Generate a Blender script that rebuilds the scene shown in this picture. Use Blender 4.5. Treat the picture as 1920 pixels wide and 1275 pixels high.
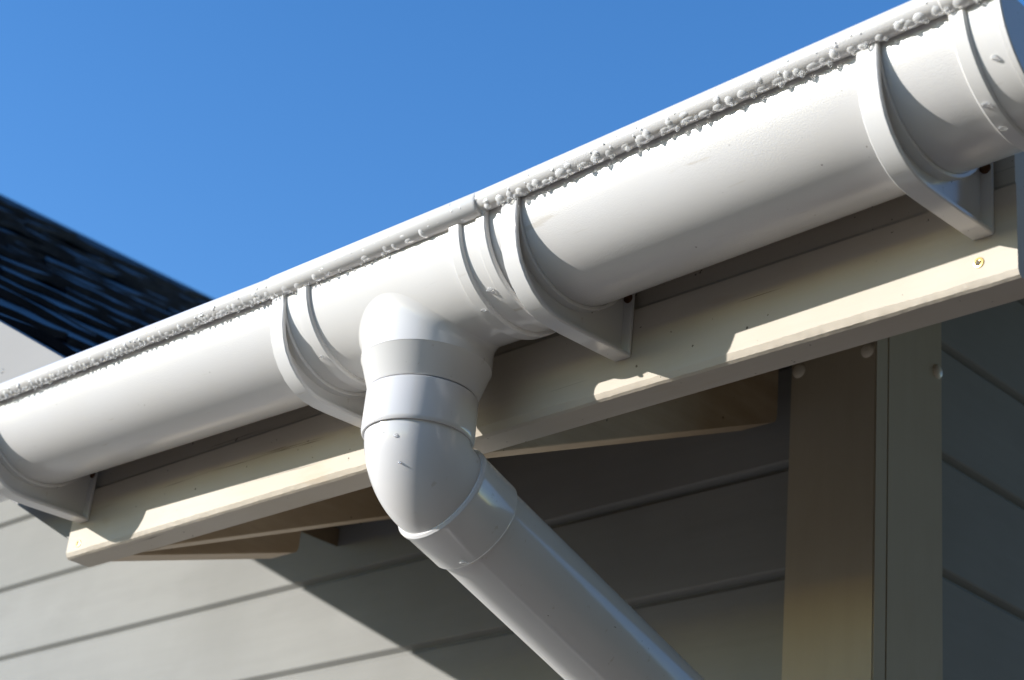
import bpy, bmesh, math, random
from mathutils import Vector, Matrix, noise
random.seed(7)
sc = bpy.context.scene
for o in list(bpy.data.objects):
    bpy.data.objects.remove(o)
COL = sc.collection

# ------------------------------------------------------------------ camera
YAW, PITCH, ROLL = 0.81085, 0.44973, 0.10328
CAM = Vector((0.94899, -0.82081, -0.64371))
fwd = Vector((-math.sin(YAW) * math.cos(PITCH), math.cos(YAW) * math.cos(PITCH), math.sin(PITCH)))
rgt = Vector((math.cos(YAW), math.sin(YAW), 0))
up = rgt.cross(fwd)
r2 = rgt * math.cos(ROLL) + up * math.sin(ROLL)
u2 = -rgt * math.sin(ROLL) + up * math.cos(ROLL)
cd = bpy.data.cameras.new('camera')
cam = bpy.data.objects.new('camera', cd)
COL.objects.link(cam)
cam.matrix_world = Matrix(((r2.x, u2.x, -fwd.x, CAM.x), (r2.y, u2.y, -fwd.y, CAM.y),
                           (r2.z, u2.z, -fwd.z, CAM.z), (0, 0, 0, 1)))
cd.sensor_width = 36
cd.lens = 3627.31 / 1920 * 36
cd.clip_start = 0.02
cd.clip_end = 3000
cd.dof.use_dof = True
cd.dof.focus_distance = 1.36
cd.dof.aperture_fstop = 13
sc.camera = cam

# ------------------------------------------------------------------ light
SUN = Vector((-0.775, -1.0, 0.352)).normalized()       # towards the sun
wd = bpy.data.worlds.new('World')
sc.world = wd
wd.use_nodes = True
wn = wd.node_tree.nodes
wn.clear()
sky = wn.new('ShaderNodeTexSky')
sky.sky_type = 'NISHITA'
sky.sun_disc = False
sky.sun_elevation = math.asin(SUN.z)
sky.sun_rotation = math.atan2(SUN.x, SUN.y)
sky.altitude = 300
sky.air_density = 1.0
sky.dust_density = 0.1
sky.ozone_density = 1.6
bg = wn.new('ShaderNodeBackground')
bg.inputs[1].default_value = 0.15
wo = wn.new('ShaderNodeOutputWorld')
hs = wn.new('ShaderNodeHueSaturation')
hs.inputs['Saturation'].default_value = 1.34
hs.inputs['Hue'].default_value = 0.510
hs.inputs['Value'].default_value = 1.0
wd.node_tree.links.new(sky.outputs[0], hs.inputs['Color'])
wd.node_tree.links.new(hs.outputs[0], bg.inputs[0])
wd.node_tree.links.new(bg.outputs[0], wo.inputs[0])
sd = bpy.data.lights.new('sun', 'SUN')
sd.energy = 3.5
sd.angle = math.radians(0.53)
sd.color = (1.0, 0.96, 0.90)
so = bpy.data.objects.new('sun', sd)
COL.objects.link(so)
so.rotation_euler = SUN.to_track_quat('Z', 'Y').to_euler()
so.location = SUN * 20
vs = sc.view_settings
vs.view_transform = 'Standard'
vs.look = 'None'
vs.exposure = 0.95
vs.gamma = 1.0
vs.use_curve_mapping = False
sc.cycles.max_bounces = 10
sc.cycles.use_denoising = True


# ------------------------------------------------------------------ materials
def N(nt, typ, **kw):
    n = nt.nodes.new(typ)
    for k, v in kw.items():
        if isinstance(k, str) and k.startswith('i_'):
            n.inputs[k[2:].replace('_', ' ')].default_value = v
        else:
            setattr(n, k, v)
    return n


def newmat(name):
    m = bpy.data.materials.new(name)
    m.use_nodes = True
    nt = m.node_tree
    b = nt.nodes['Principled BSDF']
    tc = nt.nodes.new('ShaderNodeTexCoord')
    return m, nt, b, tc


def ramp(nt, src, stops):
    r = nt.nodes.new('ShaderNodeValToRGB')
    while len(r.color_ramp.elements) < len(stops):
        r.color_ramp.elements.new(0.5)
    for e, (p, c) in zip(r.color_ramp.elements, stops):
        e.position = p
        e.color = c if len(c) == 4 else (*c, 1)
    nt.links.new(src, r.inputs[0])
    return r.outputs[0]


def g(v):
    return (v, v, v, 1)


def mix(nt, fac, a, b, blend='MIX'):
    m = nt.nodes.new('ShaderNodeMix')
    m.data_type = 'RGBA'
    m.blend_type = blend
    if isinstance(fac, (int, float)):
        m.inputs[0].default_value = fac
    else:
        nt.links.new(fac, m.inputs[0])
    for i, s in ((6, a), (7, b)):
        if isinstance(s, (tuple, list)):
            m.inputs[i].default_value = s if len(s) == 4 else (*s, 1)
        else:
            nt.links.new(s, m.inputs[i])
    return m.outputs[2]


def noise_tex(nt, vec, scale, detail=4, rough=0.55, vscale=None):
    if vscale:
        mp = nt.nodes.new('ShaderNodeMapping')
        mp.inputs['Scale'].default_value = vscale
        nt.links.new(vec, mp.inputs[0])
        vec = mp.outputs[0]
    n = nt.nodes.new('ShaderNodeTexNoise')
    n.inputs['Scale'].default_value = scale
    n.inputs['Detail'].default_value = detail
    n.inputs['Roughness'].default_value = rough
    nt.links.new(vec, n.inputs['Vector'])
    return n.outputs[0]


def bump(nt, b, src, strength, dist, prev=None):
    n = nt.nodes.new('ShaderNodeBump')
    n.inputs['Strength'].default_value = strength
    n.inputs['Distance'].default_value = dist
    nt.links.new(src, n.inputs['Height'])
    if prev:
        nt.links.new(prev, n.inputs['Normal'])
    nt.links.new(n.outputs[0], b.inputs['Normal'])
    return n.outputs[0]


def pvc(name, col, wet, rough):
    """white plastic; wet = amount of fine condensation beads"""
    m, nt, b, tc = newmat(name)
    v = tc.outputs['Object']
    big = noise_tex(nt, v, 9, 3)
    c = mix(nt, ramp(nt, big, [(0.35, g(0)), (0.7, g(0.5))]), col, tuple(x * y for x, y in zip(col, (0.95, 0.93, 0.89))))
    # specks and scuffs of dirt
    sp = noise_tex(nt, v, 260, 2, 0.5)
    zone = noise_tex(nt, v, 17, 2)
    spm = ramp(nt, sp, [(0.745, g(0)), (0.765, g(0.9))])
    zm = ramp(nt, zone, [(0.5, g(0)), (0.62, g(1))])
    mul = mix(nt, 1.0, spm, zm, 'MULTIPLY')
    c = mix(nt, mul, c, (0.12, 0.10, 0.085))
    sc_ = noise_tex(nt, v, 60, 3, 0.6, (0.25, 2.2, 1.6))
    scm = ramp(nt, sc_, [(0.68, g(0)), (0.73, g(0.4))])
    c = mix(nt, scm, c, (0.45, 0.40, 0.33))
    nt.links.new(c, b.inputs['Base Color'])
    rr = nt.nodes.new('ShaderNodeMapRange')
    rr.inputs[3].default_value = rough * 0.75
    rr.inputs[4].default_value = rough * 1.35
    nt.links.new(noise_tex(nt, v, 25, 4), rr.inputs[0])
    nt.links.new(rr.outputs[0], b.inputs['Roughness'])
    b.inputs['IOR'].default_value = 1.5
    nrm = bump(nt, b, noise_tex(nt, v, 22, 2), 0.1, 0.0008)
    if wet:
        vo = nt.nodes.new('ShaderNodeTexVoronoi')
        vo.inputs['Scale'].default_value = 1150
        nt.links.new(v, vo.inputs['Vector'])
        beads = ramp(nt, vo.outputs['Distance'], [(0.0, g(1)), (0.55, g(0.35)), (0.75, g(0))])
        msk = ramp(nt, noise_tex(nt, v, 14, 3, 0.6, (0.5, 1, 1)), [(0.40, g(0.12)), (0.62, g(1))])
        nrm = bump(nt, b, mix(nt, 1.0, beads, msk, 'MULTIPLY'), wet, 0.0006, nrm)
    return m


def painted_wood(name, col, dirt, grain=0.5, spots=True, rough=0.6, axis=(0.06, 1, 1), spec=0.35):
    m, nt, b, tc = newmat(name)
    v = tc.outputs['Object']
    gr = noise_tex(nt, v, 90, 6, 0.6, axis)
    big = noise_tex(nt, v, 5, 4)
    c = mix(nt, ramp(nt, gr, [(0.3, g(0)), (0.75, g(0.4))]), col, dirt)
    c = mix(nt, ramp(nt, big, [(0.36, g(0)), (0.70, g(0.8))]), c, dirt)
    mid = noise_tex(nt, v, 16, 5, 0.65, (max(axis[0], 0.3), max(axis[1], 0.3), max(axis[2], 0.3)))
    c = mix(nt, ramp(nt, mid, [(0.5, g(0)), (0.72, g(0.6))]), c, dirt)
    if spots:
        sp = noise_tex(nt, v, 190, 2, 0.5)
        c = mix(nt, ramp(nt, sp, [(0.74, g(0)), (0.765, g(0.85))]), c, (0.07, 0.05, 0.035))
        st = noise_tex(nt, v, 30, 3, 0.6, (0.3, 1, 1))
        c = mix(nt, ramp(nt, st, [(0.66, g(0)), (0.74, g(0.35))]), c, (0.42, 0.31, 0.19))
    if spots:
        hair = noise_tex(nt, v, 70, 3, 0.7, (0.035, 1, 1.6) if axis[0] < 0.5 else (1, 0.035, 1.6))
        zone = noise_tex(nt, v, 11, 2)
        hm = mix(nt, 1.0, ramp(nt, hair, [(0.655, g(0)), (0.675, g(0.75)), (0.70, g(0))]), ramp(nt, zone, [(0.45, g(0)), (0.6, g(1))]), 'MULTIPLY')
        c = mix(nt, hm, c, (0.10, 0.075, 0.05))
    nt.links.new(c, b.inputs['Base Color'])
    b.inputs['Roughness'].default_value = rough
    b.inputs['Specular IOR Level'].default_value = spec
    n1 = bump(nt, b, gr, grain * 0.4, 0.0012)
    bump(nt, b, noise_tex(nt, v, 400, 3), grain * 0.2, 0.0005, n1)
    return m


M = {}
WHITE = (0.64, 0.63, 0.625)
M['gutter'] = pvc('white_pvc_wet', WHITE, 0.22, 0.17)
M['fitting'] = pvc('white_pvc_fitting', (0.70, 0.69, 0.68), 0.0, 0.14)
M['pipe'] = pvc('white_pvc_pipe', (0.66, 0.65, 0.655), 0.0, 0.13)
M['cream'] = painted_wood('cream_painted_wood', (0.54, 0.49, 0.425), (0.44, 0.38, 0.30))
M['rafter'] = painted_wood('cream_rafter_wood', (0.50, 0.40, 0.29), (0.32, 0.23, 0.14), 0.8, axis=(1, 0.06, 1))
M['trim'] = painted_wood('cream_trim_wood', (0.46, 0.40, 0.31), (0.40, 0.34, 0.25), 0.5, False, 0.8, (1, 1, 0.05), 0.15)
M['barge'] = painted_wood('grey_white_barge_paint', (0.19, 0.187, 0.182), (0.165, 0.162, 0.156), 0.3, False)
M['clad'] = painted_wood('pale_grey_cladding_paint', (0.285, 0.285, 0.276), (0.235, 0.235, 0.226), 0.6, False, 0.85, spec=0.12)
M['sideclad'] = painted_wood('pale_grey_side_cladding', (0.285, 0.285, 0.276), (0.235, 0.235, 0.226), 0.6, False, 0.85, (1, 0.06, 1), spec=0.12)


def simple(name, col, rough=0.5, metal=0.0, nscale=None, col2=None, bmp=0.0):
    m, nt, b, tc = newmat(name)
    b.inputs['Roughness'].default_value = rough
    b.inputs['Metallic'].default_value = metal
    if nscale:
        n = noise_tex(nt, tc.outputs['Object'], nscale, 5, 0.6)
        nt.links.new(mix(nt, ramp(nt, n, [(0.35, g(0)), (0.65, g(1))]), col, col2), b.inputs['Base Color'])
        if bmp:
            bump(nt, b, n, 0.6, bmp)
    else:
        b.inputs['Base Color'].default_value = (*col, 1)
    return m


M['tile'] = simple('dark_slate', (0.012, 0.014, 0.020), 0.5, 0, 30, (0.02, 0.022, 0.03), 0.006)
M['deck'] = simple('roof_boarding', (0.22, 0.16, 0.10), 0.8, 0, 12, (0.14, 0.10, 0.06))
M['brass'] = simple('brass_screw', (0.75, 0.55, 0.22), 0.32, 0.9, 300, (0.60, 0.42, 0.16))
M['dark'] = simple('screw_slot_dark', (0.05, 0.035, 0.02), 0.6)
M['rust'] = simple('rusty_screw', (0.07, 0.035, 0.018), 0.7, 0.3, 500, (0.14, 0.06, 0.025))
M['cap'] = simple('white_plastic_cap', (0.68, 0.62, 0.52), 0.35)
M['ground'] = simple('gravel_ground', (0.28, 0.22, 0.168), 0.95, 0, 3, (0.21, 0.165, 0.125))
m, nt, b, tc = newmat('water')
b.inputs['Base Color'].default_value = (1, 1, 1, 1)
b.inputs['Roughness'].default_value = 0.0
b.inputs['IOR'].default_value = 1.333
b.inputs['Transmission Weight'].default_value = 0.8
bump(nt, b, noise_tex(nt, tc.outputs['Object'], 120, 1), 0.05, 0.0005)
M['water'] = m
m, nt, b, tc = newmat('clinging_water')
b.inputs['Base Color'].default_value = (0.92, 0.92, 0.92, 1)
b.inputs['Roughness'].default_value = 0.05
b.inputs['IOR'].default_value = 1.333
b.inputs['Transmission Weight'].default_value = 0.3
M['bead'] = m


# ------------------------------------------------------------------ builders
def link(name, me, mat, parent=None, smooth=35):
    me.materials.clear()
    me.materials.append(M[mat] if isinstance(mat, str) else mat)
    if smooth:
        me.shade_smooth()
        me.set_sharp_from_angle(angle=math.radians(smooth))
    o = bpy.data.objects.new(name, me)
    COL.objects.link(o)
    if parent:
        o.parent = parent
    return o


def obj(name, bm, mat, parent=None, smooth=35):
    bmesh.ops.recalc_face_normals(bm, faces=bm.faces)
    me = bpy.data.meshes.new(name)
    bm.to_mesh(me)
    bm.free()
    return link(name, me, mat, parent, smooth)


def empty(name, label=None, cat=None, group=None, loc=(0, 0, 0), parent=None):
    o = bpy.data.objects.new(name, None)
    o.empty_display_size = 0.05
    COL.objects.link(o)
    o.location = loc
    if parent:
        o.parent = parent
    tag(o, label, cat, group)
    return o


def tag(o, label=None, cat=None, group=None, kind=None):
    if label: o['label'] = label
    if cat: o['category'] = cat
    if group: o['group'] = group
    if kind: o['kind'] = kind
    return o


def loft(rings, closed_ring=True, caps=True, bm=None):
    """rings: list of equally long lists of points"""
    bm = bm or bmesh.new()
    vr = [[bm.verts.new(p) for p in r] for r in rings]
    n = len(vr[0])
    for a, b_ in zip(vr, vr[1:]):
        for i in range(n if closed_ring else n - 1):
            j = (i + 1) % n
            bm.faces.new((a[i], a[j], b_[j], b_[i]))
    if caps and closed_ring:
        bm.faces.new(vr[0])
        bm.faces.new(list(reversed(vr[-1])))
    return bm


def box(x0, x1, y0, y1, z0, z1, bm=None, bev=0.0):
    bm = bm or bmesh.new()
    r = bmesh.ops.create_cube(bm, size=1)
    for v in r['verts']:
        v.co = Vector(((x0 + x1) / 2 + v.co.x * (x1 - x0), (y0 + y1) / 2 + v.co.y * (y1 - y0), (z0 + z1) / 2 + v.co.z * (z1 - z0)))
    if bev:
        bmesh.ops.bevel(bm, geom=list(bm.edges), offset=bev, segments=2, affect='EDGES')
    return bm


def prism_x(poly, x0, x1, bev=0.0):
    """poly in (y, z), extruded along x"""
    bm = loft([[(x0, y, z) for y, z in poly], [(x1, y, z) for y, z in poly]])
    if bev:
        bmesh.ops.bevel(bm, geom=list(bm.edges), offset=bev, segments=2, affect='EDGES')
    return bm


def arc_profile(ro, ri, n=48, a0=0.0, a1=math.pi):
    """closed C-shaped profile in (y,z): a=0 is the front rim (-y), going down and back"""
    out = [(-ro * math.cos(a0 + (a1 - a0) * i / n), -ro * math.sin(a0 + (a1 - a0) * i / n)) for i in range(n + 1)]
    inn = [(-ri * math.cos(a0 + (a1 - a0) * i / n), -ri * math.sin(a0 + (a1 - a0) * i / n)) for i in range(n + 1)]
    return out + inn[::-1]


def half_ring(x0, x1, ro, ri, a0=0.0, a1=math.pi, chamf=0.0, n=56):
    P0 = arc_profile(ro, ri, n, a0, a1)
    rings = []
    if chamf:
        Pc = arc_profile(ro - chamf, ri, n, a0, a1)
        seq = [(x0, Pc), (x0 + chamf, P0), (x1 - chamf, P0), (x1, Pc)]
    else:
        seq = [(x0, P0), (x1, P0)]
    for x, P in seq:
        rings.append([(x, y, z) for y, z in P])
    return loft(rings)


def tube(path, radii, n=64, caps=True):
    """round tube along a list of points lying in the plane x = const"""
    rings = []
    for i, p in enumerate(path):
        p = Vector(p)
        a = Vector(path[max(i - 1, 0)])
        b_ = Vector(path[min(i + 1, len(path) - 1)])
        t = (b_ - a).normalized()
        s = Vector((1, 0, 0))
        u = t.cross(s).normalized()
        rings.append([p + s * math.cos(2 * math.pi * k / n) * radii[i] + u * math.sin(2 * math.pi * k / n) * radii[i] for k in range(n)])
    return loft(rings, True, caps)


def cyl_x(x0, x1, y, z, r, n=28, r1=None):
    rings = []
    r1 = r if r1 is None else r1
    for x, rr in ((x0, r), (x1, r1)):
        rings.append([(x, y + rr * math.cos(2 * math.pi * k / n), z + rr * math.sin(2 * math.pi * k / n)) for k in range(n)])
    return loft(rings)


# ------------------------------------------------------------------ ground
GZ = -2.40
bm = bmesh.new()
bmesh.ops.create_grid(bm, x_segments=8, y_segments=8, size=900)
for v_ in bm.verts: v_.co.z = GZ
tag(obj('ground', bm, 'ground', None, 0), kind='structure')

# unseen hedges added behind and beside the viewer to block low sky light
M['leaf'] = simple('shade_hedge_leaf', (0.018, 0.021, 0.012), 0.7, 0, 6, (0.03, 0.032, 0.018))
M['soil'] = simple('shade_hedge_inside', (0.03, 0.03, 0.018), 0.9)


def shade_hedge(x0, x1, y0, y1, z1, label, seed):
    rr_ = random.Random(seed)
    e = empty('shade_hedge', label, 'shade_hedge', None, ((x0 + x1) / 2, (y0 + y1) / 2, GZ))
    off = Vector((-(x0 + x1) / 2, -(y0 + y1) / 2, -GZ))
    b_ = box(x0 + 0.08, x1 - 0.08, y0 + 0.08, y1 - 0.08, GZ, z1 - 0.08)
    b_.transform(Matrix.Translation(off))
    obj('branches', b_, 'soil', e, 0)
    V_, F_ = [], []
    for i in range(26000):
        f_ = rr_.random()
        p = Vector((rr_.uniform(x0, x1), rr_.uniform(y0, y1), rr_.uniform(GZ, z1)))
        k = rr_.randrange(5)
        if k == 0: p.x = x0 + rr_.uniform(-0.03, 0.09)
        elif k == 1: p.x = x1 - rr_.uniform(-0.03, 0.09)
        elif k == 2: p.y = y0 + rr_.uniform(-0.03, 0.09)
        elif k == 3: p.y = y1 - rr_.uniform(-0.03, 0.09)
        else: p.z = z1 - rr_.uniform(-0.06, 0.09)
        p += off
        a = Vector((rr_.gauss(0, 1), rr_.gauss(0, 1), rr_.gauss(0, 1))).normalized()
        c = a.orthogonal().normalized()
        s_ = rr_.uniform(0.03, 0.07)
        n0 = len(V_)
        V_ += [p - a * s_, p + c * s_ * 0.5, p + a * s_, p - c * s_ * 0.5]
        F_.append((n0, n0 + 1, n0 + 2, n0 + 3))
    me_ = bpy.data.meshes.new('foliage')
    me_.from_pydata([tuple(v_) for v_ in V_], [], F_)
    link('foliage', me_, 'leaf', e, 0)['kind'] = 'stuff'


shade_hedge(-9.0, -1.0, -7.4, -6.6, -0.95, 'added unseen dark green hedge along the front of the garden', 1)
shade_hedge(2.3, 4.1, -4.4, -3.5, 3.0, 'added unseen tall dark green hedge at the corner of the garden, behind the viewer', 3)
shade_hedge(3.2, 4.1, -3.2, 3.5, 3.0, 'added unseen tall dark green hedge beside the gable end', 2)

# ------------------------------------------------------------------ house
YF = 0.062          # fascia face
YW = 0.457          # cladding face of the front wall
TAN = 0.4464        # eave roof pitch 24 deg
XC = 0.0815         # house corner
house = empty('house', 'pale grey boarded house with cream trim, fascia and dark slate roof', 'house', loc=(0, 0, GZ))


def hpart(name, label=None):
    e = empty(name, label, parent=house)
    e.location = (0, 0, -GZ)
    return e


def deck_z(y):
    return 0.014 + (y - 0.02) * TAN


GPIT = 0.649
def gable_z(x):
    return 0.128 - GPIT * (x + 0.694)


# cladding boards -----------------------------------------------------------
def board(name, u0, u1, zb, pitch, parent, axis, plane, sgn, mat):
    """one rebated board; profile depth goes along the wall normal"""
    t = pitch
    prof = [(0.0, zb + 0.0042), (0.0, zb + t - 0.0075), (0.0010, zb + t - 0.0062), (0.0062, zb + t - 0.0018), (0.0072, zb + t + 0.004), (0.022, zb + t + 0.004),
            (0.022, zb + 0.0052), (0.0090, zb + 0.0046), (0.0064, zb - 0.0008), (0.0010, zb + 0.0028)]
    rings = []
    for u in (u0, u1):
        U = u if callable(u) else (lambda z, u=u: u)
        if axis == 'x':
            rings.append([(U(z), plane + d, z) for d, z in prof])
        else:
            rings.append([(plane - d, U(z), z) for d, z in prof])
    return obj(name, loft(rings), mat, parent, 0)


fw = hpart('front_wall')
PB = 0.1015
for k in range(-24, 12):
    zb = 0.0285 + k * PB
    if zb < GZ + 0.02: continue
    right = 0.03
    if zb + PB > 0.185:
        right = lambda z: -0.694 - (z - 0.085) / GPIT if z > 0.30 else -0.02
    if zb > 1.15: continue
    board('cladding_board', -2.75, right, zb, PB, fw, 'x', YW, 1, 'clad')
sw = hpart('side_wall')
PS = 0.1105
for k in range(-24, 9):
    zb = 0.0545 + k * PS
    if zb < GZ + 0.02: continue
    if zb > 1.0: continue
    board('cladding_board', lambda z: max(0.50, 0.02 + (z - 0.008) / TAN), 2.6, zb, PS, sw, 'y', 0.0685, 1, 'sideclad')

# corner trim -----------------------------------------------------------------
ct = hpart('corner_trim')
obj('trim_board', box(-0.0095, XC, 0.437, 0.4555, GZ + 0.01, 0.185, None, 0.0012), 'trim', ct, 30)
obj('trim_board', box(0.0625, XC - 0.0006, 0.4562, 0.541, GZ + 0.01, 0.19, None, 0.0012), 'trim', ct, 30)


def dome(name, loc, nrm, r, h, mat, parent):
    bm = bmesh.new()
    rings = []
    for i in range(6):
        a = i / 6 * math.pi / 2
        rings.append([(r * math.cos(a) * math.cos(t * math.pi / 10), r * math.cos(a) * math.sin(t * math.pi / 10), h * math.sin(a)) for t in range(20)])
    rings.append([(0.0002 * math.cos(t * math.pi / 10), 0.0002 * math.sin(t * math.pi / 10), h) for t in range(20)])
    bm = loft(rings)
    q = Vector(nrm).to_track_quat('Z', 'Y')
    bm.transform(Matrix.Translation(loc) @ q.to_matrix().to_4x4())
    return obj(name, bm, mat, parent)


dome('screw_cap', (-0.0005, 0.4370, 0.1055), (0, -1, 0), 0.0068, 0.0035, 'cap', ct)
dome('screw_cap', (0.0725, 0.4370, 0.1065), (0, -1, 0), 0.0068, 0.0035, 'cap', ct)
dome('screw_cap', (XC - 0.0006, 0.533, 0.1225), (1, 0, 0), 0.0068, 0.0035, 'cap', ct)

# fascia ----------------------------------------------------------------------
fa = hpart('fascia')
FX0, FX1, FZ0, FZ1, FTH = -0.536, 0.4375, -0.096, -0.0345, 0.027


def fascia_board(x0, x1, yf, yb, z0, z1, seg, worn):
    rings = []
    for i in range(seg + 1):
        x = x0 + (x1 - x0) * i / seg
        c = 0.0038
        nz = noise.noise(Vector((x * 55, 3.1, 0))) * 0.0004 + noise.noise(Vector((x * 310, 7.7, 0))) * 0.0005
        ny = noise.noise(Vector((x * 40, 11.1, 0))) * 0.0004 + noise.noise(Vector((x * 360, 1.7, 0))) * 0.0004
        n3 = noise.noise(Vector((x * 150, 21.7, 0))) * 0.0011
        if not worn: nz = ny = n3 = 0; c = 0.001
        dmg = worn * max(0, noise.noise(Vector((x * 9, 5.5, 0))) - 0.12) * 0.0045
        rings.append([(x, yf, z1), (x, yf + 0.0002 * noise.noise(Vector((x * 30, 1, 0))), (z0 + z1) / 2), (x, yf, z0 + c + 0.001 + nz + dmg),
                      (x, yf + 0.0011 + ny * 0.4 + dmg * 0.3, z0 + c * 0.62 + n3 * 0.6 + dmg * 0.6),
                      (x, yf + 0.0018 + ny + dmg * 0.5, z0 + c * 0.3 + nz * 0.5),
                      (x, yf + c + ny + dmg, z0), (x, yb, z0), (x, yb, z1)])
    return loft(rings)


obj('fascia_board', fascia_board(FX0, FX1, YF, YF + FTH, FZ0, FZ1, 520, 1), 'cream', fa, 14)
obj('fascia_board', fascia_board(FX0 + 0.004, FX1 - 0.003, YF + 0.0042, YF + FTH, FZ1 + 0.0028, 0.028, 40, 0), 'cream', fa, 22)


def screw(loc, r, parent, mat='brass', nrm=(0, -1, 0), rot=0.2):
    q = Vector(nrm).to_track_quat('Z', 'Y')
    T = Matrix.Translation(loc) @ q.to_matrix().to_4x4() @ Matrix.Rotation(rot, 4, 'Z')
    n = 28
    rings = [[(rr * math.cos(2 * math.pi * k / n), rr * math.sin(2 * math.pi * k / n), z) for k in range(n)]
             for rr, z in ((r, -0.0005), (r, 0.0003), (r * 0.93, 0.0007), (r * 0.62, 0.0008), (r * 0.5, 0.00055), (r * 0.02, 0.0005))]
    bm = loft(rings)
    bm.transform(T)
    s = obj('screw', bm, mat, parent)
    bm = bmesh.new()
    a, w = r * 0.46, r * 0.13
    pts = [(a, w), (w * 1.3, w * 1.3), (w, a), (-w, a), (-w * 1.3, w * 1.3), (-a, w), (-a, -w), (-w * 1.3, -w * 1.3), (-w, -a), (w, -a), (w * 1.3, -w * 1.3), (a, -w)]
    loft([[(x, y, 0.0004) for x, y in pts], [(x, y, 0.0009) for x, y in pts]], bm=bm)
    bm.transform(T)
    return s, obj('cross_slot', bm, 'dark', parent, 0)


screw((0.4116, YF, -0.0802), 0.0036, fa, rot=0.3)
screw((-0.518, YF, -0.0850), 0.0034, fa, rot=0.7)

# rafters and boarding ----------------------------------------------------------
er = hpart('eave_roof')


def rafter(x0, x1, ya, za, yb, zb):
    poly = [(ya, za), (yb - 0.006, zb - 0.0015), (yb - 0.0015, zb + 0.001), (yb, zb + 0.006), (yb, deck_z(yb) - 0.001), (ya, deck_z(ya) - 0.001)]
    return obj('rafter', prism_x(poly, x0, x1, 0.001), 'rafter', er, 25)


RY = YF + FTH + 0.0006
for xr in (-0.0188, -0.4195):
    rafter(xr - 0.036, xr, RY, -0.0958, 0.432, -0.0958 + (0.432 - RY) * 0.447)
rafter(-0.536, -0.5, RY, -0.0905, 0.297, -0.0214)
# roof boarding, each board across the rafters
y = 0.02
while y < 2.55:
    y1 = y + 0.112
    poly = [(y, deck_z(y)), (y1, deck_z(y1)), (y1, deck_z(y1) + 0.018), (y, deck_z(y) + 0.018)]
    obj('roof_board', prism_x(poly, -0.535 if y < 0.12 else -0.70, 0.434), 'deck', er, 0)
    y = y1 + 0.0015
poly = [(0.092, deck_z(0.092) - 0.12), (2.55, deck_z(2.55) - 0.12), (2.55, deck_z(2.55) - 0.001), (0.092, deck_z(0.092) - 0.001)]
obj('rake_shade_board', prism_x(poly, 0.414, 0.434, 0.001), 'rafter', er, 25)  # board added along the rake to keep sky light off the side wall
# slates on the eave roof (not seen from below)
y, k = 0.005, 0
while y < 2.5:
    poly = [(y, deck_z(y) + 0.031), (y, deck_z(y) + 0.024), (y + 0.30, deck_z(y + 0.30) + 0.019), (y + 0.30, deck_z(y + 0.30) + 0.026)]
    obj('slate_course', prism_x(poly, -0.54 if y < 0.1 else -0.70, 0.4372), 'tile', er, 0)
    y += 0.2

# gable roof on the left ------------------------------------------------------------
gr = hpart('gable_roof')
def barge_top(x): return 0.1708 - 0.552 * (x + 0.694)
def barge_bot(x): return -0.0472 - 0.5236 * (x + 0.5965)
xs = [-0.5385, -0.75, -1.1, -1.6, -2.2]
pp = [(x, barge_top(x)) for x in xs] + [(x, barge_bot(x)) for x in reversed(xs)]
bm = loft([[(x, 0.066, z) for x, z in pp], [(x, 0.086, z) for x, z in pp]])
bmesh.ops.bevel(bm, geom=list(bm.edges), offset=0.0008, segments=1, affect='EDGES')
obj('barge_board', bm, 'barge', gr, 25)
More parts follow.
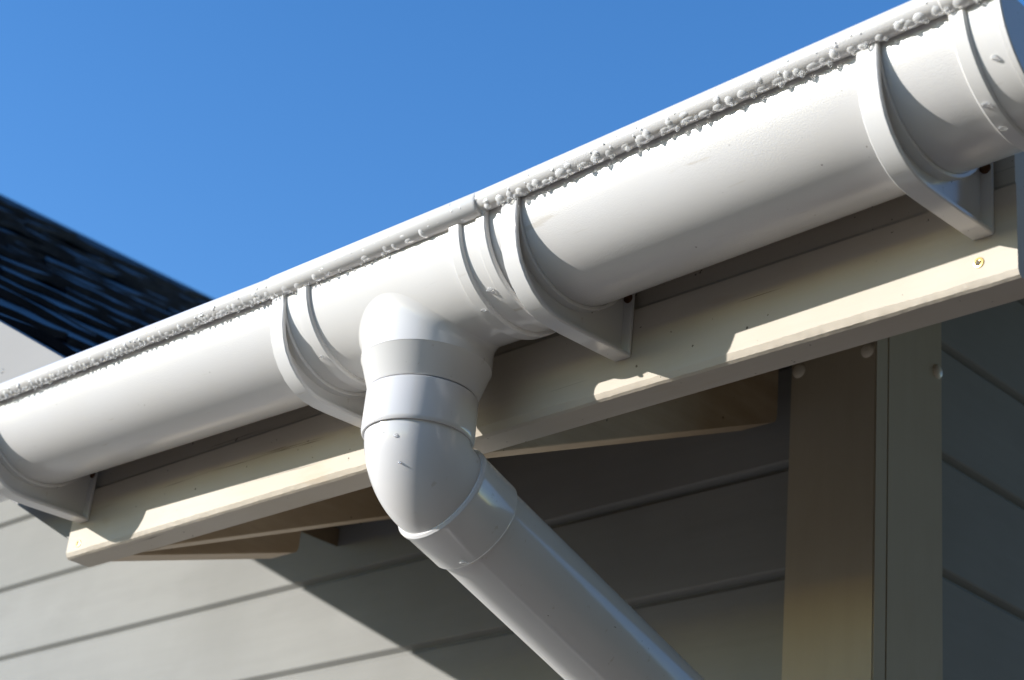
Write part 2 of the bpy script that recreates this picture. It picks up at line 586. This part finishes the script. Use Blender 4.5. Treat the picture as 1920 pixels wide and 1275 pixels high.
# boarding under the slates
xr0, xr1 = -2.86, -0.64
bm = loft([[(xr1, 0.0875, gable_z(xr1) - 0.03), (xr1, 0.0875, gable_z(xr1) - 0.01), (xr0, 0.0875, gable_z(xr0) - 0.01), (xr0, 0.0875, gable_z(xr0) - 0.03)],
           [(xr1, 3.4, gable_z(xr1) - 0.03), (xr1, 3.4, gable_z(xr1) - 0.01), (xr0, 3.4, gable_z(xr0) - 0.01), (xr0, 3.4, gable_z(xr0) - 0.03)]])
obj('roof_sheathing', bm, 'deck', gr, 0)
rnd = random.Random(3)
ROW = 0.15
nrow = int((xr1 - xr0) / (ROW * math.cos(math.atan(GPIT)))) + 1
th = math.atan(GPIT)
for r in range(nrow):
    yy = 0.0875
    first = True
    while yy < 3.35:
        w = rnd.uniform(0.20, 0.34) * (0.55 if first and r % 2 else 1)
        first = False
        # local tile: u along slope up, v along Y, thickness t; wavy lower edge
        nu, nv = 3, 11
        s0 = r * ROW * 1.0
        tk = rnd.uniform(0.008, 0.013)
        rx, lift = rnd.uniform(-0.01, 0.01), rnd.uniform(0.0, 0.004)
        bm = bmesh.new()
        grid = {}
        ph = rnd.uniform(0, 9)
        for i in range(nu):
            for j in range(nv):
                fv = j / (nv - 1)
                vv = yy + fv * (w - 0.003)
                wob = 0.011 * noise.noise(Vector((vv * 7, r * 3.3 + ph * 0.35, 0))) + 0.005 * noise.noise(Vector((vv * 22, r * 5.1 + ph, 0)))
                uu = s0 + i / (nu - 1) * (ROW * 1.75) + (wob * 1.2 + rx * 0.3 if i == 0 else 0)
                hgt = 0.019 * (1 - i / (nu - 1)) + wob * (1 - i / (nu - 1)) * 0.8 + lift + 0.004 * noise.noise(Vector((vv * 5, uu * 8, r)))
                for top in (0, 1):
                    h_ = hgt + (tk if top else 0) - 0.008
                    X = xr1 + 0.03 - uu * math.cos(th) + h_ * math.sin(th)
                    Z = gable_z(xr1 + 0.03) + uu * math.sin(th) + h_ * math.cos(th)
                    grid[i, j, top] = bm.verts.new((X, vv, Z))
        for top in (0, 1):
            for i in range(nu - 1):
                for j in range(nv - 1):
                    bm.faces.new([grid[i, j, top], grid[i + 1, j, top], grid[i + 1, j + 1, top], grid[i, j + 1, top]])
        for j in range(nv - 1):
            for i in (0, nu - 1):
                bm.faces.new([grid[i, j, 0], grid[i, j + 1, 0], grid[i, j + 1, 1], grid[i, j, 1]])
        for i in range(nu - 1):
            for j in (0, nv - 1):
                bm.faces.new([grid[i, j, 0], grid[i + 1, j, 0], grid[i + 1, j, 1], grid[i, j, 1]])
        obj('roof_slate', bm, 'tile', gr, 30)
        yy += w
# ridge and the far slope
rz = gable_z(xr0)
bm = loft([[(xr0 + 0.07, yv, rz - 0.035), (xr0, yv, rz + 0.03), (xr0 - 0.09, yv, rz - 0.04), (xr0, yv, rz - 0.01)] for yv in (0.0875, 3.4)])
obj('ridge_capping', bm, 'tile', gr, 0)
bm = loft([[(xr0 - 0.01, yv, rz - 0.02), (xr0 - 1.9, yv, rz - 0.02 - 1.9 * GPIT), (xr0 - 1.9, yv, rz - 0.05 - 1.9 * GPIT), (xr0 - 0.01, yv, rz - 0.05)] for yv in (0.088, 3.4)])
obj('far_slope', bm, 'tile', gr, 0)

# ------------------------------------------------------------------ gutter
R = 0.056
TL, TR = 0.01757, 0.02279
BY, BZ, BR = -0.0611, 0.0020, 0.0075


def gutter_length(x0, x1, tilt, label):
    e = empty('gutter', label, 'gutter', 'white half round gutter lengths')
    e.rotation_euler = (0, tilt, 0)
    segs = 40
    P = arc_profile(R, R - 0.0024, 72)
    P = [(-R, 0.006)] + P[:73] + [(R, 0.006), (R - 0.0024, 0.006)] + P[73:] + [(-R + 0.0024, 0.006)]
    obj('channel', loft([[(x0 + (x1 - x0) * i / segs, y, z) for y, z in P] for i in range(segs + 1)]), 'gutter', e)
    # rolled lip on the front edge
    n = 36
    rings = []
    for i in range(segs + 1):
        x = x0 + (x1 - x0) * i / segs
        rings.append([(x, BY + BR * math.cos(2 * math.pi * k / n), BZ + BR * math.sin(2 * math.pi * k / n)) for k in range(n)])
    obj('rolled_lip', loft(rings), 'gutter', e)
    return e


gl = gutter_length(-0.66, -0.095, TL, 'white half round gutter length to the left of the outlet')
gright = gutter_length(0.095, 0.490, -TR, 'white half round gutter length to the right of the outlet')

# running outlet ----------------------------------------------------------------
ou = empty('gutter_outlet', 'white running outlet joining two gutter lengths above the downpipe bend', 'outlet', loc=(0, 0, 0.0012))
RB = 0.0590
obj('body', half_ring(-0.111, 0.109, RB, RB - 0.0026, -0.05, math.pi + 0.05, 0.0008, 80), 'fitting', ou)
obj('collar', half_ring(-0.084, -0.0722, RB + 0.0032, RB - 0.001, -0.02, math.pi, 0.0012), 'fitting', ou)
obj('collar', half_ring(0.0755, 0.0868, RB + 0.0032, RB - 0.001, -0.02, math.pi, 0.0012), 'fitting', ou)
obj('collar', half_ring(0.1005, 0.1092, RB + 0.0016, RB - 0.001, -0.02, math.pi, 0.0008), 'fitting', ou)
n = 36
bm = bmesh.new()
rings = []
for x, rr in ((-0.1115, 0.0079), (-0.1105, 0.0088), (0.1055, 0.0088), (0.1068, 0.0079)):
    rings.append([(x, BY - 0.0002 + rr * math.cos(2 * math.pi * k / n), BZ - 0.0005 + rr * math.sin(2 * math.pi * k / n)) for k in range(n)])
obj('lip_clip', loft(rings), 'fitting', ou)
# spout: filleted saddle, short cylinder, cone
RS, ZC = 0.0470, -0.0690
n = 96
rings = []
A = 0.0070
for t in range(13):
    f = t / 12
    ring = []
    for k in range(n):
        a = 2 * math.pi * k / n
        def zb_(r):
            yv = r * math.sin(a)
            return -math.sqrt(max(RB * RB - yv * yv, 1e-6))
        p2 = (RS + A, zb_(RS + A) + 0.0004)
        p1 = (RS, zb_(RS))
        p0 = (RS, min(zb_(RS) - A, -0.0005 + zb_(RS) - A))
        rr = (1 - f) ** 2 * p2[0] + 2 * f * (1 - f) * p1[0] + f * f * p0[0]
        zz = (1 - f) ** 2 * p2[1] + 2 * f * (1 - f) * p1[1] + f * f * p0[1]
        zz = max(zz, ZC + 0.0005 - 0.0 * f) if zz > ZC else ZC + 0.0004 + (zz - ZC) * 0.0 + (1 - f) * 0.0006
        ring.append((rr * math.cos(a), rr * math.sin(a), zz))
    rings.append(ring)
for rr, z in ((RS, ZC), (RS - 0.0006, ZC - 0.0006), (0.0398, -0.0905), (0.0388, -0.0915), (0.0360, -0.0915)):
    rings.append([(rr * math.cos(2 * math.pi * k / n), rr * math.sin(2 * math.pi * k / n), z) for k in range(n)])
obj('spout', loft(rings, True, False), 'fitting', ou, 32)

# brackets ------------------------------------------------------------------------
OUT = [(-0.0600, -0.0040), (-0.0600, -0.0120), (-0.0596, -0.0200), (-0.0583, -0.0300), (-0.0557, -0.0400), (-0.0512, -0.0500), (-0.0450, -0.0585), (-0.0370, -0.0660),
       (-0.0280, -0.0715), (-0.0180, -0.0747), (-0.0080, -0.0758), (0.0050, -0.0757), (0.0200, -0.0752), (0.0400, -0.0745), (0.0618, -0.0737)]


def bracket(x0, tilt_z, ri, label):
    e = empty('gutter_bracket', label, 'bracket', 'white gutter brackets', loc=(x0, 0, tilt_z))
    W = 0.0148
    # moulded strap: outer skin as a swept ribbon 2.6 mm thick
    def offset(P, d):
        res = []
        for i, p in enumerate(P):
            a = Vector(P[max(i - 1, 0)]); b_ = Vector(P[min(i + 1, len(P) - 1)])
            t = (b_ - a).normalized()
            nrm = Vector((-t.y, t.x))          # towards the gutter
            res.append((p[0] + nrm.x * d, p[1] + nrm.y * d))
        return res
    inner = offset(OUT, 0.0028)
    inner[-1] = (0.0618, inner[-1][1])
    inner = [(max(y, -math.sqrt(max(ri * ri - z * z, 0)) - 0.0005) if y < 0 and math.hypot(y, z) < ri else y, z) for y, z in inner]
    prof = OUT + inner[::-1]
    small = offset(OUT, 0.0007) + inner[::-1]
    bm = loft([[(0.0, y, z) for y, z in small], [(0.0008, y, z) for y, z in prof], [(W - 0.0008, y, z) for y, z in prof], [(W, y, z) for y, z in small]])
    obj('strap', bm, 'fitting', e, 30)
    # inner cradle ring hugging the gutter
    a0 = math.radians(2)
    bm = half_ring(0.001, W - 0.0005, ri + 0.0026, ri + 0.0002, a0, math.radians(168), 0.0004, 56)
    obj('cradle', bm, 'fitting', e, 30)
    # recessed web between cradle and strap
    m_ = 40
    ringa = [(-(ri + 0.001) * math.cos(a0 + (math.radians(160) - a0) * i / m_), -(ri + 0.001) * math.sin(a0 + (math.radians(160) - a0) * i / m_)) for i in range(m_ + 1)]
    o2 = offset(OUT, 0.0012)
    # resample outer to same number of points by arclength
    L = [0]
    for a_, b_ in zip(o2, o2[1:]): L.append(L[-1] + math.hypot(b_[0] - a_[0], b_[1] - a_[1]))
    tot = L[-1]
    back = [(0.0612, -0.0735), (0.0612, -0.030)]
    path = o2 + [back[1]]
    L = [0]
    for a_, b_ in zip(path, path[1:]): L.append(L[-1] + math.hypot(b_[0] - a_[0], b_[1] - a_[1]))
    outp = []
    for i in range(m_ + 1):
        s = L[-1] * i / m_
        for q in range(len(L) - 1):
            if s <= L[q + 1] + 1e-9:
                f = (s - L[q]) / max(L[q + 1] - L[q], 1e-9)
                outp.append((path[q][0] + f * (path[q + 1][0] - path[q][0]), path[q][1] + f * (path[q + 1][1] - path[q][1])))
                break
    prof = ringa + outp[::-1]
    bm = bmesh.new()
    for (xa, xb) in ((0.0035, W - 0.0075),):
        va = [bm.verts.new((xa, y, z)) for y, z in ringa]; vb = [bm.verts.new((xa, y, z)) for y, z in outp]
        vc = [bm.verts.new((xb, y, z)) for y, z in ringa]; vd = [bm.verts.new((xb, y, z)) for y, z in outp]
        for i in range(m_):
            bm.faces.new((va[i], va[i + 1], vb[i + 1], vb[i]))
            bm.faces.new((vc[i], vc[i + 1], vd[i + 1], vd[i]))
            bm.faces.new((va[i], va[i + 1], vc[i + 1], vc[i]))
            bm.faces.new((vb[i], vb[i + 1], vd[i + 1], vd[i]))
        bm.faces.new((va[0], vb[0], vd[0], vc[0]))
        bm.faces.new((va[-1], vb[-1], vd[-1], vc[-1]))
    obj('web', bm, 'fitting', e, 30)
    # back plate against the fascia
    bm = box(0.0005, W + 0.0006, 0.0592, 0.0617, -0.0732, 0.004, None, 0.0005)
    obj('back_plate', bm, 'fitting', e, 30)
    bm = bmesh.new()
    rings = [[(W * 0.5 + 0.004 + rr * math.cos(k * math.pi / 8), yv, -0.0285 + rr * math.sin(k * math.pi / 8)) for k in range(16)] for rr, yv in ((0.0036, 0.0592), (0.0036, 0.0580), (0.0022, 0.0572))]
    obj('screw', loft(rings), 'rust', e)
    return e


bracket(-0.5235, 0.0089, R, 'white gutter bracket at the left end of the fascia')
bracket(-0.1140, 0.0012, RB, 'white gutter bracket just left of the downpipe outlet')
bracket(0.1245, 0.0031, R, 'white gutter bracket just right of the downpipe outlet')
bracket(0.4075, 0.0094, R, 'white gutter bracket nearest the stop end on the right')

# stop end ----------------------------------------------------------------------------
se = empty('gutter_stop_end', 'white stop end capping the right end of the gutter', 'gutter cap')
se.rotation_euler = (0, -TR, 0)
obj('sleeve', half_ring(0.4690, 0.4965, R + 0.0022, R + 0.0001, 0, math.pi, 0.0006), 'fitting', se)
obj('collar', half_ring(0.4680, 0.4788, R + 0.0046, R + 0.002, 0, math.pi, 0.0012), 'fitting', se)
pl = [(-(R + 0.003) * math.cos(math.pi * i / 60), -(R + 0.003) * math.sin(math.pi * i / 60)) for i in range(61)]
bm = loft([[(0.4965, y, z) for y, z in pl], [(0.4993, y, z) for y, z in pl], [(0.5, y * 0.985, z * 0.985 - 0.0002) for y, z in pl]])
obj('end_plate', bm, 'fitting', se, 30)
rings = []
for x, rr in ((0.4672, 0.0078), (0.4682, 0.0086), (0.4988, 0.0086), (0.5, 0.0078)):
    rings.append([(x, BY - 0.0002 + rr * math.cos(2 * math.pi * k / 36), BZ - 0.0004 + rr * math.sin(2 * math.pi * k / 36)) for k in range(36)])
obj('lip_clip', loft(rings), 'fitting', se)

# downpipe bend ---------------------------------------------------------------------------
DA = math.radians(19.2)
DIR = Vector((0, math.cos(DA), -math.sin(DA)))
CORNER = Vector((0, 0, -0.1440))
be = empty('downpipe_bend', 'white bent pipe fitting below the gutter outlet', 'pipe bend')


def turned(path_r, name, parent, mat='pipe', smooth=30):
    return obj(name, tube([p for p, _ in path_r], [r for _, r in path_r], 72), mat, parent, smooth)


zt, zbm = -0.0912, -0.1240
bm = loft([[(rr * math.cos(2 * math.pi * k / 96), rr * math.sin(2 * math.pi * k / 96), z) for k in range(96)]
           for rr, z in ((0.0375, zt), (0.0392, zt - 0.0002), (0.0400, zt - 0.001), (0.0402, zbm + 0.0032), (0.0398, zbm + 0.0012), (0.0390, zbm), (0.0372, zbm + 0.0002))])
obj('socket', bm, 'pipe', be, 40)
RBEND = 0.034
ang = math.pi / 2 - DA
tl = RBEND * math.tan(ang / 2)
cen = CORNER + Vector((0, RBEND, tl))
path = [(Vector((0, 0, -0.112)), 0.0374)]
for i in range(25):
    a = ang * i / 24
    path.append((cen + Vector((0, -RBEND * math.cos(a), -RBEND * math.sin(a))), 0.0374))
path.append((CORNER + DIR * 0.055, 0.0374))
turned(path, 'elbow', be)
S0, S1 = 0.0285, 0.0680
turned([(CORNER + DIR * s, r) for s, r in ((S0 - 0.001, 0.0374), (S0 - 0.0006, 0.0388), (S0 + 0.0012, 0.0400), (S0 + 0.0032, 0.0401), (S0 + 0.005, 0.0393), (S1 - 0.0012, 0.0390), (S1, 0.0382), (S1 + 0.0001, 0.0362))], 'socket', be)

# downpipe: slanting length, lower bend and drop to the ground
dp = empty('downpipe', 'white round downpipe slanting back from the bend towards the wall', 'downpipe')
RP = 0.0366
B2 = CORNER + DIR * (0.375 / math.cos(DA))
path = [CORNER + DIR * s for s in (0.060, 0.10, 0.15, 0.2, 0.25, 0.3)]
cen2 = B2 - DIR * tl - Vector((0, RBEND * math.sin(DA), RBEND * math.cos(DA)))
for i in range(17):
    a = ang * i / 16
    path.append(cen2 + RBEND * (Vector((0, math.sin(DA), math.cos(DA))) * math.cos(a) + DIR * math.sin(a)))
path.append(Vector((0, path[-1].y, GZ + 0.05)))
turned([(p, RP) for p in path], 'pipe', dp)
for zc in (-0.9, -2.0):
    bm = box(-0.03, 0.03, B2.y + RP - 0.002, YW - 0.0, zc - 0.018, zc + 0.018)
    obj('pipe_clip', bm, 'pipe', dp)

# ------------------------------------------------------------------ water
drop_meshes = []
for q in range(6):
    bm = bmesh.new()
    bmesh.ops.create_icosphere(bm, subdivisions=3, radius=1.0)
    for v_ in bm.verts:
        z = v_.co.z
        k = 1.0
        if z < 0: k = 1.0 - 0.36 * (-z) ** 1.5
        v_.co.x *= k * (1 + 0.12 * noise.noise(Vector((v_.co.z, q * 3.1, 0))))
        v_.co.y *= k
        v_.co.z = z * (1.25 if z < 0 else 0.9)
        v_.co += 0.06 * noise.noise_vector(v_.co * 1.3 + Vector((q * 7.0, 0, 0)))
    me = bpy.data.meshes.new('water_drop')
    bm.to_mesh(me)
    bm.free()
    me.materials.append(M['water'])
    me.shade_smooth()
    drop_meshes.append(me)
rd = random.Random(21)


def drop(loc, sx, sy, sz, label, group, rot=(0, 0, 0), k=None):
    o = bpy.data.objects.new('water_drop', drop_meshes[rd.randrange(6) if k is None else k])
    COL.objects.link(o)
    o.location = loc
    o.scale = (sx, sy, sz)
    o.rotation_euler = rot
    return tag(o, label, 'water drop', group)


def tilt_z(x):
    if x < -0.1115: return -TL * x
    if x > 0.107: return TR * x
    return 0.0012


GROUPS = [(-0.60, -0.112, 1.0, 'small clear water drop hanging under the lip of the left gutter length', 'drops under the left gutter lip', 0.0072),
          (-0.110, 0.020, 1.0, 'clear water drop hanging under the lip of the gutter outlet', 'drops under the outlet lip', 0.0075),
          (0.108, 0.30, 1.0, 'clear water drop hanging under the gutter lip beside the right-hand outlet bracket', 'drops under the middle gutter lip', 0.0098),
          (0.30, 0.49, 1.1, 'large clear water drop hanging under the gutter lip near the stop end', 'drops under the right gutter lip', 0.0135)]
for x0, x1, s, lab, grp, step in GROUPS:
    x = x0
    while x < x1:
        zt_ = tilt_z(x)
        big = rd.random()
        w = rd.uniform(0.0010, 0.0019) * s + (0.0006 if x > 0.1 else 0)
        br = BR + (0.0016 if -0.111 < x < 0.107 else 0)
        a = math.radians(rd.uniform(-106, -80))          # under the lip
        loc = (x, BY + (br + 0.0006) * math.cos(a), BZ + zt_ + (br + 0.0007) * math.sin(a))
        drop(loc, w * rd.uniform(0.8, 1.1), w * 0.8, w * rd.uniform(0.8, 1.25), lab, grp, (0, 0, rd.uniform(-0.4, 0.4)))
        x += step * rd.uniform(0.55, 1.5)
ICO = {}
for sub in (1, 2):
    t_ = bmesh.new()
    bmesh.ops.create_icosphere(t_, subdivisions=sub, radius=1.0)
    t_.verts.ensure_lookup_table()
    ICO[sub] = ([v_.co.copy() for v_ in t_.verts], [[v_.index for v_ in f.verts] for f in t_.faces])
    t_.free()
BV, BF = [], []


def add_ico(sub, Mx):
    n0 = len(BV)
    BV.extend([Mx @ c_ for c_ in ICO[sub][0]])
    BF.extend([[i_ + n0 for i_ in f_] for f_ in ICO[sub][1]])


# film and beads of water clinging to the face of the lip: a height field of soft caps wrapped round the roll
AX0, AX1, NA = -200.0, -62.0, 40
DXF = 0.0007
NX = int((0.497 + 0.60) / DXF)
H = [[-0.0004] * (NA + 1) for _ in range(NX + 1)]
DA_ = (AX1 - AX0) / NA


def cap(xc, ac, rx, ra, h):
    """soft drop outline: flat dome, ra in degrees"""
    i0, i1 = int((xc - rx + 0.60) / DXF), int((xc + rx + 0.60) / DXF) + 1
    for i in range(max(i0, 0), min(i1, NX) + 1):
        dx = (i * DXF - 0.60 - xc) / rx
        if abs(dx) >= 1: continue
        for j in range(NA + 1):
            dj = (AX0 + j * DA_ - ac) / ra
            q = dx * dx + dj * dj
            if q < 1:
                v_ = h * (1 - q) ** 0.9
                if v_ > H[i][j]: H[i][j] = v_


x = -0.60
while x < 0.497:
    on_outlet = -0.05 < x < 0.104
    big = 0.85 if x < -0.1 else 1.3
    if not (on_outlet and rd.random() < 0.72):
        w = rd.uniform(0.0022, 0.0042) * big
        cap(x, rd.uniform(-108, -88), w, rd.uniform(20, 40), rd.uniform(0.0003, 0.0009) * big)
        if rd.random() < 0.3:
            cap(x + rd.uniform(-0.003, 0.003), rd.uniform(-150, -125), w * rd.uniform(0.5, 0.9), rd.uniform(10, 20), rd.uniform(0.0003, 0.0006))
    x += rd.uniform(0.004, 0.0115) * big
for i in range(120):
    cap(rd.uniform(-0.6, 0.495), rd.uniform(-198, -130), rd.uniform(0.0006, 0.0016), rd.uniform(5, 11), rd.uniform(0.0003, 0.0008))
for i in range(NX + 1):
    x = -0.60 + i * DXF
    zt_ = tilt_z(x)
    br = BR + (0.0013 if -0.1115 < x < 0.107 or x > 0.467 else 0)
    for j in range(NA + 1):
        a = math.radians(AX0 + j * DA_)
        h = H[i][j]
        BV.append(Vector((x, BY + (br + h) * math.cos(a), BZ + zt_ + (br + h) * math.sin(a) - (max(h, 0) * 0.25))))
for i in range(NX):
    for j in range(NA):
        if max(H[i][j], H[i + 1][j], H[i][j + 1], H[i + 1][j + 1]) > 0:
            k = i * (NA + 1) + j
            BF.append([k, k + NA + 1, k + NA + 2, k + 1])
# fine mist of droplets on the upper gutter face
for i in range(0):
    x = rd.uniform(-0.62, 0.46)
    if -0.115 < x < 0.125 or 0.405 < x < 0.425: continue
    a = abs(rd.gauss(0, 0.36)) + 0.16
    if a > 1.2: continue
    r_ = rd.uniform(0.0002, 0.00055)
    c = Vector((x, -R * math.cos(a), tilt_z(x) - R * math.sin(a)))
    q = Vector((0, -math.cos(a), -math.sin(a))).to_track_quat('Z', 'Y')
    Mx = Matrix.Translation(c) @ q.to_matrix().to_4x4() @ Matrix.Diagonal((r_, r_, r_ * 0.6, 1))
    add_ico(1, Mx)
me = bpy.data.meshes.new('water_beads')
me.from_pydata([tuple(c_) for c_ in BV], [], BF)
me.shade_smooth()
o = link('water_beads', me, 'bead', None, 0)
tag(o, 'fine beads of rain water clinging all along the gutter', 'water', kind='stuff')


# single drops on the fittings, set on the nearest point of the surface below them
from mathutils.bvhtree import BVHTree


def snap(target, approx, s, long, label, flat=0.45, k=0):
    bpy.context.view_layer.update()
    me_ = target.data
    mw = target.matrix_world
    bv = BVHTree.FromPolygons([mw @ v_.co for v_ in me_.vertices], [tuple(p_.vertices) for p_ in me_.polygons])
    loc, nrm, _, _ = bv.find_nearest(Vector(approx))
    dirn = (Vector(approx) - loc)
    if nrm.dot(Vector((0.3, -1, -0.2))) < 0: nrm = -nrm
    # long axis follows gravity on the surface
    dn = Vector((0, 0, -1)) - nrm * nrm.dot(Vector((0, 0, -1)))
    dn.normalize()
    sx_ = dn.cross(nrm)
    mt = Matrix((sx_, -dn, nrm)).transposed()
    return drop(loc, s, s * long, s * flat, label, None, mt.to_euler(), k)


def half_pt(x, a, r, dz):
    a = math.radians(a)
    return (x, -r * math.cos(a), dz - r * math.sin(a))


ch = {}
for o_ in bpy.data.objects:
    if o_.parent: ch.setdefault((o_.parent.name, o_.name.split('.')[0]), []).append(o_)
ou_body, ou_col = ch[(ou.name, 'body')][0], ch[(ou.name, 'collar')]
snap(ou_body, half_pt(0.0945, 55, 0.066, 0.001), 0.0030, 1.1, 'ragged white drop between the two right-hand outlet collars')
snap(ou_col[1], half_pt(0.0815, 66, 0.066, 0.001), 0.0022, 1.5, 'oval drop low on the inner right-hand outlet collar')
snap(ch[(gright.name, 'channel')][0], half_pt(0.1165, 66, 0.066, 0.003), 0.0034, 1.5, 'large bright drop beside the strap of the bracket right of the outlet')
snap(ch[(se.name, 'sleeve')][0], half_pt(0.4885, 38, 0.066, 0.011), 0.0021, 1.3, 'drop on the sleeve of the stop end')
snap(ch[(se.name, 'collar')][0], half_pt(0.4735, 60, 0.068, 0.011), 0.0026, 1.3, 'drop low on the raised collar of the stop end')
snap(ch[(se.name, 'collar')][0], half_pt(0.4735, 78, 0.068, 0.011), 0.0026, 1.2, 'drop under the raised collar of the stop end')
snap(ou_col[0], half_pt(-0.0785, 58, 0.068, 0.001), 0.0018, 2.0, 'long drop on the left-hand outlet collar')
elbow = ch[(be.name, 'elbow')][0]
snap(elbow, (0.018, -0.04, -0.137), 0.0020, 0.9, 'flat drop high on the downpipe bend', 0.3, 1)
snap(elbow, (0.021, -0.04, -0.160), 0.0013, 1.6, 'small hanging drop on the belly of the downpipe bend', 0.35, 1)
lsock = ch[(be.name, 'socket')][1]
c = CORNER + DIR * (S1 - 0.004) + Vector((0.012, -math.sin(DA) * 0.05, -math.cos(DA) * 0.05))
snap(lsock, c, 0.0030, 1.1, 'clear drop under the lower rim of the downpipe bend', 0.6)
for x, z in ((-0.738, 0.146), (-0.708, 0.121), (-0.681, 0.118), (-0.650, 0.106), (-0.640, 0.098)):
    drop(Vector((x, 0.0655, z)), 0.0022, 0.0011, 0.0024, 'tiny glinting drop on the grey barge board above the gutter', 'drops on the barge board')
